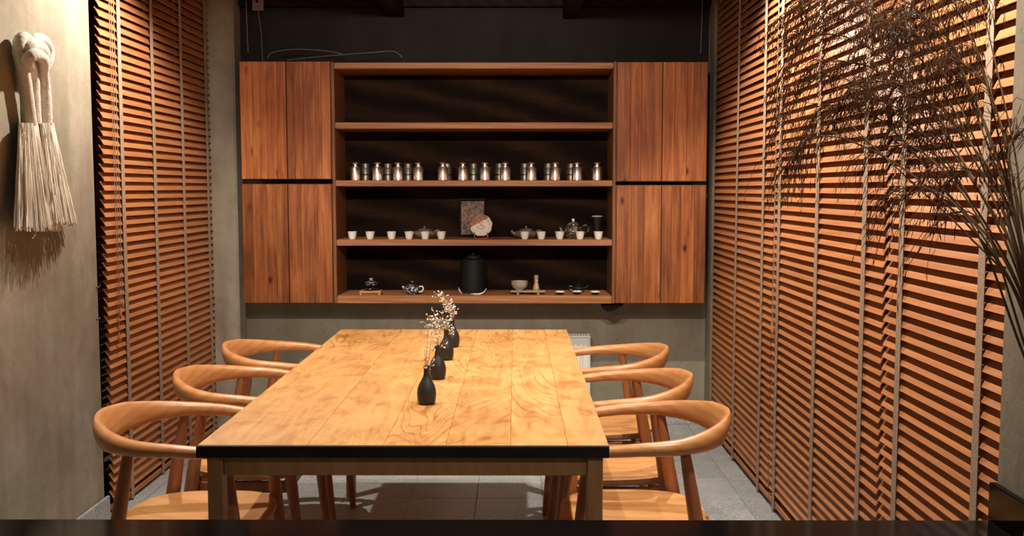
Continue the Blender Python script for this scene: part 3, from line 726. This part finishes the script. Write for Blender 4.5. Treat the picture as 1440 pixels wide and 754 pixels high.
# ------------------------------------------------------------------ vases with dried flowers
vase_prof = [(.030,0),(.034,.003),(.038,.018),(.040,.038),(.0385,.056),(.032,.075),(.022,.092),(.014,.106),(.0115,.120),(.0118,.138),(.0128,.146),(.0108,.146),(.009,.13),(.009,.10),(1e-5,.095)]
vase_me = MB().lathe([(r*.70, z*.76) for r, z in vase_prof], 30).mesh('bud_vase', M['vase'])
vz = [(600, 570, 'nearest black bottle vase on the table, with a few thin dried stems'), (615.5, 535, 'second nearest black bottle vase, with a bunch of dried blossoms'),
      (627.5, 508, 'third black bottle vase from the front of the table'), (636.5, 490, 'farthest black bottle vase on the table, its flowers arching left')]
vpos = []
for px, py, lab in vz:
    p = at(px, py-2, z=.75); o = bpy.data.objects.new('bud_vase', vase_me); COL.objects.link(o); o.location = (p.x, p.y, .7502)
    tag(o, lab, 'vase', 'black bud vases along the table'); vpos.append(p)
def bunch(label, base, tips, seed, dens, spread, curve=(0,0,0), drop=0):
    """base: vase neck; tips: list of main stem end points (offsets); dens: blossoms per stem"""
    rnd = random.Random(seed)
    t = thing('dried_flowers', label, 'flowers', base, 0)
    sm = MB(); bm_ = MB(); sm.soft = bm_.soft = True
    for tip in tips:
        tip = Vector(tip)
        foot = Vector((rnd.uniform(-.005,.005), rnd.uniform(-.005,.005), -.03))
        mid = foot.lerp(tip, .5) + Vector(curve)
        P = spline([foot, Vector((foot.x*.7, foot.y*.7, .006)), mid, tip], 5)
        sm.tube(P, [.0012-.0006*k/(len(P)-1) for k in range(len(P))], 4)
        for k in range(dens):
            u = rnd.uniform(.62, 1.0); b = P[min(len(P)-1, int(u*(len(P)-1)))]
            d = Vector((rnd.gauss(0,1), rnd.gauss(0,1), rnd.gauss(.3,.8))); d.normalize()
            e = b + d*spread*rnd.uniform(.25, 1)
            sm.tube([b, b.lerp(e,.5)+Vector((0,0,.003)), e], .00045, 3, cap=False)
            bm_.octa(e, rnd.uniform(.0020, .0038))
            if rnd.random() < .6: bm_.octa(e+Vector((rnd.uniform(-.006,.006), rnd.uniform(-.006,.006), rnd.uniform(-.004,.006))), rnd.uniform(.0016,.0028))
    s_ = sm.build('stems', M['stem'], t); s_['kind'] = 'stuff'
    b_ = bm_.build('blossoms', M['blossom'], t); b_['kind'] = 'stuff'
    return t
def neck(i): return (vpos[i].x, vpos[i].y, .7502+.111)
def tipat(i, pts, y=None):
    n_ = Vector(neck(i)); return [at(px, py, y=n_.y+dy) - n_ for px, py, dy in pts]
bunch('few thin dried stems rising from the nearest black vase', neck(0), tipat(0, [(597,488,0),(602,462,.02),(606,478,-.02),(611,500,.01),(600,500,-.01)]), 1, 4, .016)
bunch('small spray of dried white blossoms in the second vase from the front', neck(1), tipat(1, [(611,455,0),(606,470,.02),(617,470,-.02),(604,488,.0),(624,478,.02),(614,462,.03)]), 2, 7, .03)
bunch('wide spray of dried white blossoms in the third vase from the front', neck(2), tipat(2, [(594,452,0),(600,443,.03),(610,440,-.02),(618,446,0),(628,445,.02),(634,462,0),(605,458,.0),(622,436,.03)]), 3, 12, .034)
bunch('tall dried white blossoms arching left from the farthest vase', neck(3), tipat(3, [(610,410,0),(616,408,.03),(622,414,-.02),(628,424,0),(632,432,.02),(620,420,.0),(634,440,.0)]), 4, 13, .030, (.012, 0, .012))

# ================================================================== CHAIRS
def make_chair():
    t = thing('armchair', '', 'chair', (0,0,0), 0, 'round-backed wooden armchairs at the table')
    # top rail: lofted, low round arms growing into a tall leaning back; x runs to the back
    half = [(-.185,.205), (-.10,.226), (.0,.240), (.09,.236), (.165,.200), (.222,.135), (.250,.065), (.258,0)]
    tab = [(0,.684,.0135,.0150), (.15,.688,.0150,.0175), (.32,.698,.017,.0215), (.50,.703,.021,.0245), (.66,.709,.029,.022), (.83,.714,.039,.0165), (1,.715,.042,.014)]   # u, z, half height, half width
    P2 = [(x, -y) for x, y in half] + [(x, y) for x, y in half[-2::-1]]
    sp = spline([(x, y, 0) for x, y in P2], 4); n = len(sp); vs = []; fs = []; K = 14
    ln = [0]
    for i in range(1, n): ln.append(ln[-1]+(sp[i]-sp[i-1]).length)
    for i, p in enumerate(sp):
        s_ = ln[i]/ln[-1]; u = 1-abs(2*s_-1); z, hh, hw = interp(tab, u)
        tg = (sp[min(i+1,n-1)]-sp[max(i-1,0)]).normalized(); nr = Vector((tg.y, -tg.x, 0))   # outward
        lean = .22*max(0, (u-.45)/.55)
        end = 1 if 0 < i < n-1 else .72
        for k in range(K):
            a = 2*PI*k/K; ca, sa = math.cos(a), math.sin(a)
            e = .85; ca = math.copysign(abs(ca)**e, ca); sa = math.copysign(abs(sa)**e, sa)
            dz = hh*sa*end; vs.append(p + nr*(hw*ca*end + lean*dz*1.6) + Vector((0,0,z+dz)))
    for i in range(n-1):
        for k in range(K): fs.append((i*K+k, (i+1)*K+k, (i+1)*K+(k+1)%K, i*K+(k+1)%K))
    fs += [tuple(range(K)), tuple((n-1)*K+k for k in range(K))[::-1]]
    MB().add(vs, fs, True).build('top_rail', M['chair'], t)
    # dished seat
    m = MB(); N = 40; rings = [0.0001, .3, .6, .82, .94, 1.0, 1.0, .96, .80, .4, .0001]
    tops = [-.012, -.011, -.006, .0, .003, -.001, -.012, -.020, -.030, -.033, -.033]
    vs = []
    for r, dz in zip(rings, tops):
        for k in range(N):
            a = 2*PI*k/N; c, s_ = math.cos(a), math.sin(a)
            e = 2/3.0; x = math.copysign(abs(c)**e, c); y = math.copysign(abs(s_)**e, s_)
            wy = .235 - .028*(x*.5+.5); 
            vs.append((.012 + .205*r*x, wy*r*y, .450+dz + (.006*(x*.5+.5)*r if dz > -.015 else 0)))
    fs = []
    for i in range(len(rings)-1):
        for k in range(N): fs.append((i*N+k, i*N+(k+1)%N, (i+1)*N+(k+1)%N, (i+1)*N+k)[::1])
    m.add(vs, [f[::-1] for f in fs], True).build('seat', M['seat'], t)
    # rails under the seat
    MB().bbox(-.150, -.128, -.20, .20, .385, .424, .003).bbox(.150, .172, -.175, .175, .385, .424, .003).bbox(-.14, .16, -.205, -.185, .385, .422, .003).bbox(-.14, .16, .185, .205, .385, .422, .003).build('seat_frame', M['leg'], t)
    def leg(x0, y0, x1, y1, z1, rm, part='leg'):
        pts = []; rs = []
        for k in range(15):
            u = k/14; z = z1*u; pts.append((x0+(x1-x0)*u, y0+(y1-y0)*u, z))
            s_ = (z/.44) if z < .44 else 1-(z-.44)/(z1-.44)
            rs.append(.0125+(rm-.0125)*(max(0,s_)**.7))
        MB().tube(pts, rs, 14).build(part, M['leg'], t)
    for sy in (-1, 1):
        leg(-.20, sy*.218, -.135, sy*.218, .682, .0195)
        leg(.235, sy*.225, .115, sy*.222, .700, .0215)
    return t
ch0 = make_chair()
lay = [(.325, 2.775, 0, 'wooden armchair at the right side of the table, nearest the camera'), (.317, 3.315, 0, 'middle wooden armchair on the right side of the table'), (.325, 3.895, 0, 'farthest wooden armchair on the right side, beside the radiator'),
       (-.890, 2.760, PI, 'wooden armchair at the left side of the table, nearest the camera'), (-.885, 3.375, PI, 'middle wooden armchair on the left side of the table'), (-.900, 3.985, PI, 'farthest wooden armchair on the left side, near the pilaster')]
for i, (x, y, rz, lab) in enumerate(lay):
    o = ch0 if i == 0 else copy_tree(ch0)
    o.location = (x, y, 0); o.rotation_euler.z = rz; o['label'] = lab

# ================================================================== BLACK COUNTER IN FRONT
CT = .72
ct = thing('counter', 'glossy black counter across the bottom foreground with an upstand on the right', 'counter', (-.38, 1.6, 0))
MB().bbox(-1.70, .951, 1.25, 1.925, CT-.035, CT, .003).build('worktop', M['counter'], ct, off=(-.38, 1.6, 0))
MB().bbox(-1.68, .945, 1.30, 1.87, .0, CT-.0355, .003).build('body', M['counter_side'], ct, off=(-.38, 1.6, 0))
MB().bbox(.936, .951, 1.25, 1.932, CT+.0005, CT+.075, .002).build('upstand', M['counter'], ct, off=(-.38, 1.6, 0))

# ================================================================== HANGING TASSEL
XW = -1.715
def wp(px, py, w):       # point w metres off the left wall
    return at(px, py, x=XW+w)
Z5 = lambda x, y: (x/4.435, 30+y/4.435)
def knot(pts): return spline([wp(*Z5(x, y), w) for x, y, w in pts], 6)
tp = wp(60, 170, .03)
ts = thing('knotted_tassel', 'cream cotton rope tassel with a thick knot, hung on the plaster wall', 'tassel', tp)
r_ = .0215
def rope(name, pts, rad):
    P = knot(pts); n_ = len(P); m = MB().tube(P, [rad*(1+.03*math.sin(k*2.1)) for k in range(n_)], 16)
    return m.build(name, M['cotton'], ts, off=tp)
rope('rope', [(190,640,.035),(172,500,.035),(148,330,.036),(130,235,.038),(120,170,.040),(126,120,.040),(150,104,.042),(172,120,.046),(176,150,.048)], r_)
rope('rope', [(138,215,.034),(152,180,.050),(182,156,.062),(218,148,.066),(252,160,.062),(272,190,.046),(262,225,.030)], r_*.92)
rope('rope', [(222,640,.028),(214,500,.026),(206,350,.028),(190,290,.046),(172,252,.066),(186,222,.080),(220,208,.086),(254,220,.080),(270,255,.066),(266,320,.046),(276,400,.036),(286,520,.035),(290,640,.035)], r_*.95)
rope('rope', [(186,150,.030),(206,118,.036),(250,108,.040),(288,140,.042),(304,195,.042),(296,245,.040),(275,290,.032)], r_*.92)
# fringe: two skirts of strands
fm = MB(); fm.soft = True; rnd = random.Random(5)
def skirt(x0, x1, yt, bx0, bx1, yb, n, wmid):
    for k in range(n):
        u = (k+rnd.random())/n; w = wmid + rnd.uniform(-.022, .022)*math.sqrt(max(.05, 1-(2*u-1)**2)); w2 = wmid+.022+rnd.uniform(-.042,.042)*math.sqrt(max(.12, 1-(2*u-1)**2))
        X0 = x0+(x1-x0)*u; X1 = bx0+(bx1-bx0)*u+rnd.uniform(-2.5,2.5); yb_ = yb+rnd.uniform(-5,3)-6*u*0
        a = wp(X0, yt, w); b = wp(X1, yb_, max(.006, w2)); P = []
        for q in range(7):
            s_ = q/6; p = a.lerp(b, s_**.92); p += Vector((0, rnd.uniform(-.004,.004), 0))*(s_); p += Vector((0,(1-s_)*s_*-.006,0)); P.append(p)
        fm.tube(P, rnd.uniform(.0018,.0030), 4, cap=False)
    return
skirt(27, 53, 173, 22, 84, 323, 260, .034)
skirt(55, 75, 173, 70, 107, 315, 170, .034)
for (a_, b_) in (((28,172),(52,172)), ((55,172),(75,172))):     # inner cores so that no wall shows through
    pa, pb = wp(*a_, .032), wp(*b_, .032)
o = fm.build('fringe', M['fringe'], ts, off=tp); o['kind'] = 'stuff'
co = MB(); co.soft = True
for (x0, x1, bx0, bx1, yb) in ((30, 51, 30, 80, 300), (57, 73, 74, 100, 294)):
    vs = []; K = 14
    for q in range(6):
        s_ = q/5; a = wp(x0+(bx0-x0)*s_, 174+(yb-174)*s_, .034); b = wp(x1+(bx1-x1)*s_, 174+(yb-174)*s_, .034)
        c = (a+b)/2; hy = (b.y-a.y)/2
        for k in range(K):
            an = 2*PI*k/K; vs.append((c.x+.018*math.sin(an), c.y+hy*math.cos(an), c.z))
    co.add(vs, [(i*K+k, i*K+(k+1)%K, (i+1)*K+(k+1)%K, (i+1)*K+k) for i in range(5) for k in range(K)], True)
co.build('fringe_core', M['fringe'], ts, off=tp)
stray = MB()
for pts in (((52,318,.05),(50,330,.05),(45,336,.05)), ((40,215,.062),(55,228,.064),(60,246,.06)), ((75,270,.062),(84,264,.062),(88,268,.06)), ((38,180,.06),(40,250,.062),(38,320,.06)), ((60,175,.06),(78,240,.06),(90,310,.06))):
    stray.tube(spline([wp(x, y, w) for x, y, w in pts], 5), .0013, 4)
stray.build('stray_thread', M['fringe'], ts, off=tp)
hk = wp(18.5, 76.5, .004)
MB().tube([hk+Vector((-.003,0,0)), hk+Vector((.008,0,0)), hk+Vector((.012,0,.006))], .003, 8).build('wall_hook', M['porcelain'], ts, off=tp)
for i, py in enumerate((404, 449)):
    p = wp(136, py, .001); s_ = MB().tube([p+Vector((-.001,0,0)), p+Vector((.010,0,0)), p+Vector((.014,0,.007))], .0025, 8).ball(p+Vector((.002,0,0)), .006, 10, 6, sc=(.5,1,1))
    tag(s_.build('wall_hook', M['white_wire'], None, p, off=p), ('upper' if i == 0 else 'lower') + ' small metal hook on the plaster edge beside the left blind', 'hook', 'small hooks on the plaster edge')

# ================================================================== DRIED REEDS
VB = Vector((.735, 1.32, CT+.0005))
vt = thing('reed_vase', 'tall slim black vase on the right end of the counter, holding the dried reeds', 'vase', VB)
MB().lathe([(.040,0),(.045,.004),(.050,.06),(.046,.15),(.034,.22),(.028,.26),(.032,.285),(.028,.285),(.024,.26),(.03,.2),(1e-5,.19)], 26).build('body', M['vase'], vt)
mouth = VB + Vector((0, 0, .285))
rnd = random.Random(11)
# (px, py, depth) points of each stem, last is the tip; plume length share
reeds = [
 ([(1432,400,1.40),(1330,235,1.62),(1225,130,1.80),(1150,110,1.86),(1098,175,1.86)], .50, .75),
 ([(1436,395,1.42),(1350,220,1.66),(1240,80,1.84),(1150,50,1.88),(1090,120,1.88)], .50, .8),
 ([(1430,380,1.38),(1360,240,1.58),(1290,120,1.74),(1200,30,1.86),(1118,45,1.88)], .46, .8),
 ([(1440,380,1.40),(1380,230,1.56),(1300,90,1.70),(1210,0,1.82),(1130,0,1.88)], .46, .75),
 ([(1426,390,1.36),(1330,270,1.54),(1240,170,1.68),(1160,150,1.76),(1118,215,1.78)], .45, .6),
 ([(1440,370,1.44),(1400,220,1.55),(1340,80,1.66),(1270,0,1.76),(1190,-10,1.82)], .46, .75),
 ([(1422,400,1.34),(1300,260,1.50),(1200,200,1.62),(1140,195,1.68),(1105,235,1.70)], .32, .35),
 ([(1436,410,1.36),(1370,290,1.48),(1310,200,1.58),(1240,140,1.68),(1180,150,1.74)], .45, .6),
 ([(1440,400,1.36),(1400,270,1.44),(1350,150,1.52),(1300,60,1.60),(1235,25,1.66)], .45, .65),
 ([(1444,380,1.34),(1412,230,1.40),(1385,110,1.46),(1345,10,1.54),(1300,-50,1.60)], .35, .4),
 ([(1438,420,1.34),(1390,330,1.40),(1340,255,1.46),(1280,205,1.54),(1225,215,1.60)], .42, .4),
 ([(1446,400,1.32),(1430,290,1.36),(1412,190,1.40),(1380,110,1.46),(1335,80,1.50)], .42, .4),
 ([(1440,440,1.32),(1400,360,1.36),(1350,290,1.42),(1310,262,1.46),(1262,285,1.50)], .35, .22),
 ([(1436,425,1.34),(1360,330,1.44),(1270,245,1.54),(1185,165,1.62)], .12, .1),
 ([(1440,500,1.30),(1385,350,1.36),(1340,285,1.40),(1290,262,1.44),(1255,270,1.48)], .25, .18),
 ([(1450,430,1.30),(1425,330,1.33),(1402,262,1.36),(1362,238,1.40),(1325,262,1.43)], .42, .3),
 ([(1442,360,1.42),(1380,180,1.60),(1320,20,1.72),(1270,-80,1.80)], .2, .3),
 ([(1446,350,1.40),(1405,170,1.50),(1345,-20,1.62)], .2, .3),
 ([(1434,380,1.40),(1365,215,1.60),(1265,65,1.78),(1180,-5,1.86),(1100,25,1.90)], .44, .8),
 ([(1440,385,1.40),(1372,262,1.52),(1300,165,1.62),(1225,95,1.74),(1150,85,1.82)], .42, .7),
 ([(1443,370,1.38),(1408,235,1.44),(1362,120,1.54),(1322,40,1.62),(1270,20,1.68)], .36, .55),
 ([(1438,360,1.36),(1398,250,1.42),(1335,170,1.52),(1270,120,1.60),(1205,115,1.66)], .40, .6),
 ([(1447,360,1.36),(1428,220,1.40),(1400,90,1.46),(1372,-30,1.52)], .15, .2),
 ([(1448,440,1.30),(1436,350,1.32),(1424,280,1.34),(1418,215,1.36),(1432,180,1.38)], .40, .35),
 ([(1436,470,1.30),(1398,350,1.34),(1366,300,1.38),(1322,305,1.42)], .25, .12),
]
for i, (pts, share, dn) in enumerate(reeds):
    t = thing('dried_reed', 'tall brown dried reed with feathery drooping plume, in the vase at right', 'reed', mouth, 0, 'dried reeds arching over the right blinds')
    if i in (13, 24): t['label'] = 'thin nearly bare dried reed stem leaning out of the vase at right'
    if i in (9, 16, 17, 22): t['label'] = 'dried reed whose tip rises past the top edge, in the vase at right'
    P = [Vector((rnd.uniform(-.012,.012), rnd.uniform(-.012,.012), -.05)), Vector((rnd.uniform(-.014,.014), rnd.uniform(-.014,.014), .02))]
    P += [at(px, py, y=yy) - mouth for px, py, yy in pts]
    sp = spline(P, 10); n_ = len(sp)
    MB().tube(sp, [.0023*(1-.6*k/(n_-1)) for k in range(n_)], 6).build('culm', M['culm'], t)
    pl = MB(); pl.soft = True; k0 = int(n_*(1-share))
    cnt = int((135 if dn > .5 else 95)*dn)
    for k in range(cnt):
        u = rnd.random()**.9; idx = min(n_-2, k0+int(u*(n_-1-k0))); b = sp[idx].lerp(sp[idx+1], rnd.random()); tg = (sp[idx+1]-sp[idx]).normalized()
        L = (.045+.065*math.sin(PI*min(1,u*.9+.1)))*rnd.uniform(.5,1.15)
        side = Vector((rnd.gauss(0,1), rnd.gauss(0,1), rnd.gauss(0,.6))); side.normalize()
        d = (tg*.8+side*.55).normalized()
        p1 = b+d*L*.45+Vector((0,0,-.002)); p2 = b+d*L*.8+Vector((0,0,-L*.32)); p3 = b+d*L*.95+Vector((0,0,-L*.72))
        pl.tube([b, p1, p2, p3], [.0006,.0006,.0005,.0003], 3, cap=False)
        for q in range(4):
            s_ = rnd.uniform(.2, 1); c = p1.lerp(p2, (s_-.25)/.4) if s_ < .65 else p2.lerp(p3, (s_-.65)/.35)
            e = c + (tg*.3+Vector((rnd.gauss(0,.30), rnd.gauss(0,.30), -1.1))).normalized()*rnd.uniform(.013,.027)
            w_ = Vector((rnd.gauss(0,1), rnd.gauss(0,1), .2)).normalized()*rnd.uniform(.0006,.0012); w2 = w_.cross((e-c).normalized())
            mid = (c+e)/2
            pl.add([c, mid+w_, mid+w2*.8, mid-w_, mid-w2*.8, e], [(0,1,2),(0,2,3),(0,3,4),(0,4,1),(5,2,1),(5,3,2),(5,4,3),(5,1,4)], True)
    o = pl.build('plume', M['plume'], t); o['kind'] = 'stuff'

# ================================================================== LAMP OUTSIDE THE RIGHT WINDOW
M['teal_lamp'] = mat('teal_lit_glass', (.1,.3,.32), .4, Emission_Color=(.30,.85,.95,1), Emission_Strength=1.2)
q = at(1272, 44, x=1.72)
ol = thing('outdoor_lamp', 'small teal-lit lamp outside the right window, glimpsed between the slats', 'lamp', q)
MB().bbox(-.03, .03, -.16, .16, -.03, .05, .008).build('diffuser', M['teal_lamp'], ol)
MB().bbox(-.035, .035, -.165, .165, .0505, .070, .004).build('cap', M['black_metal'], ol)
MB().bbox(.031, .079, -.02, .02, -.01, .03, .003).build('wall_arm', M['black_metal'], ol)
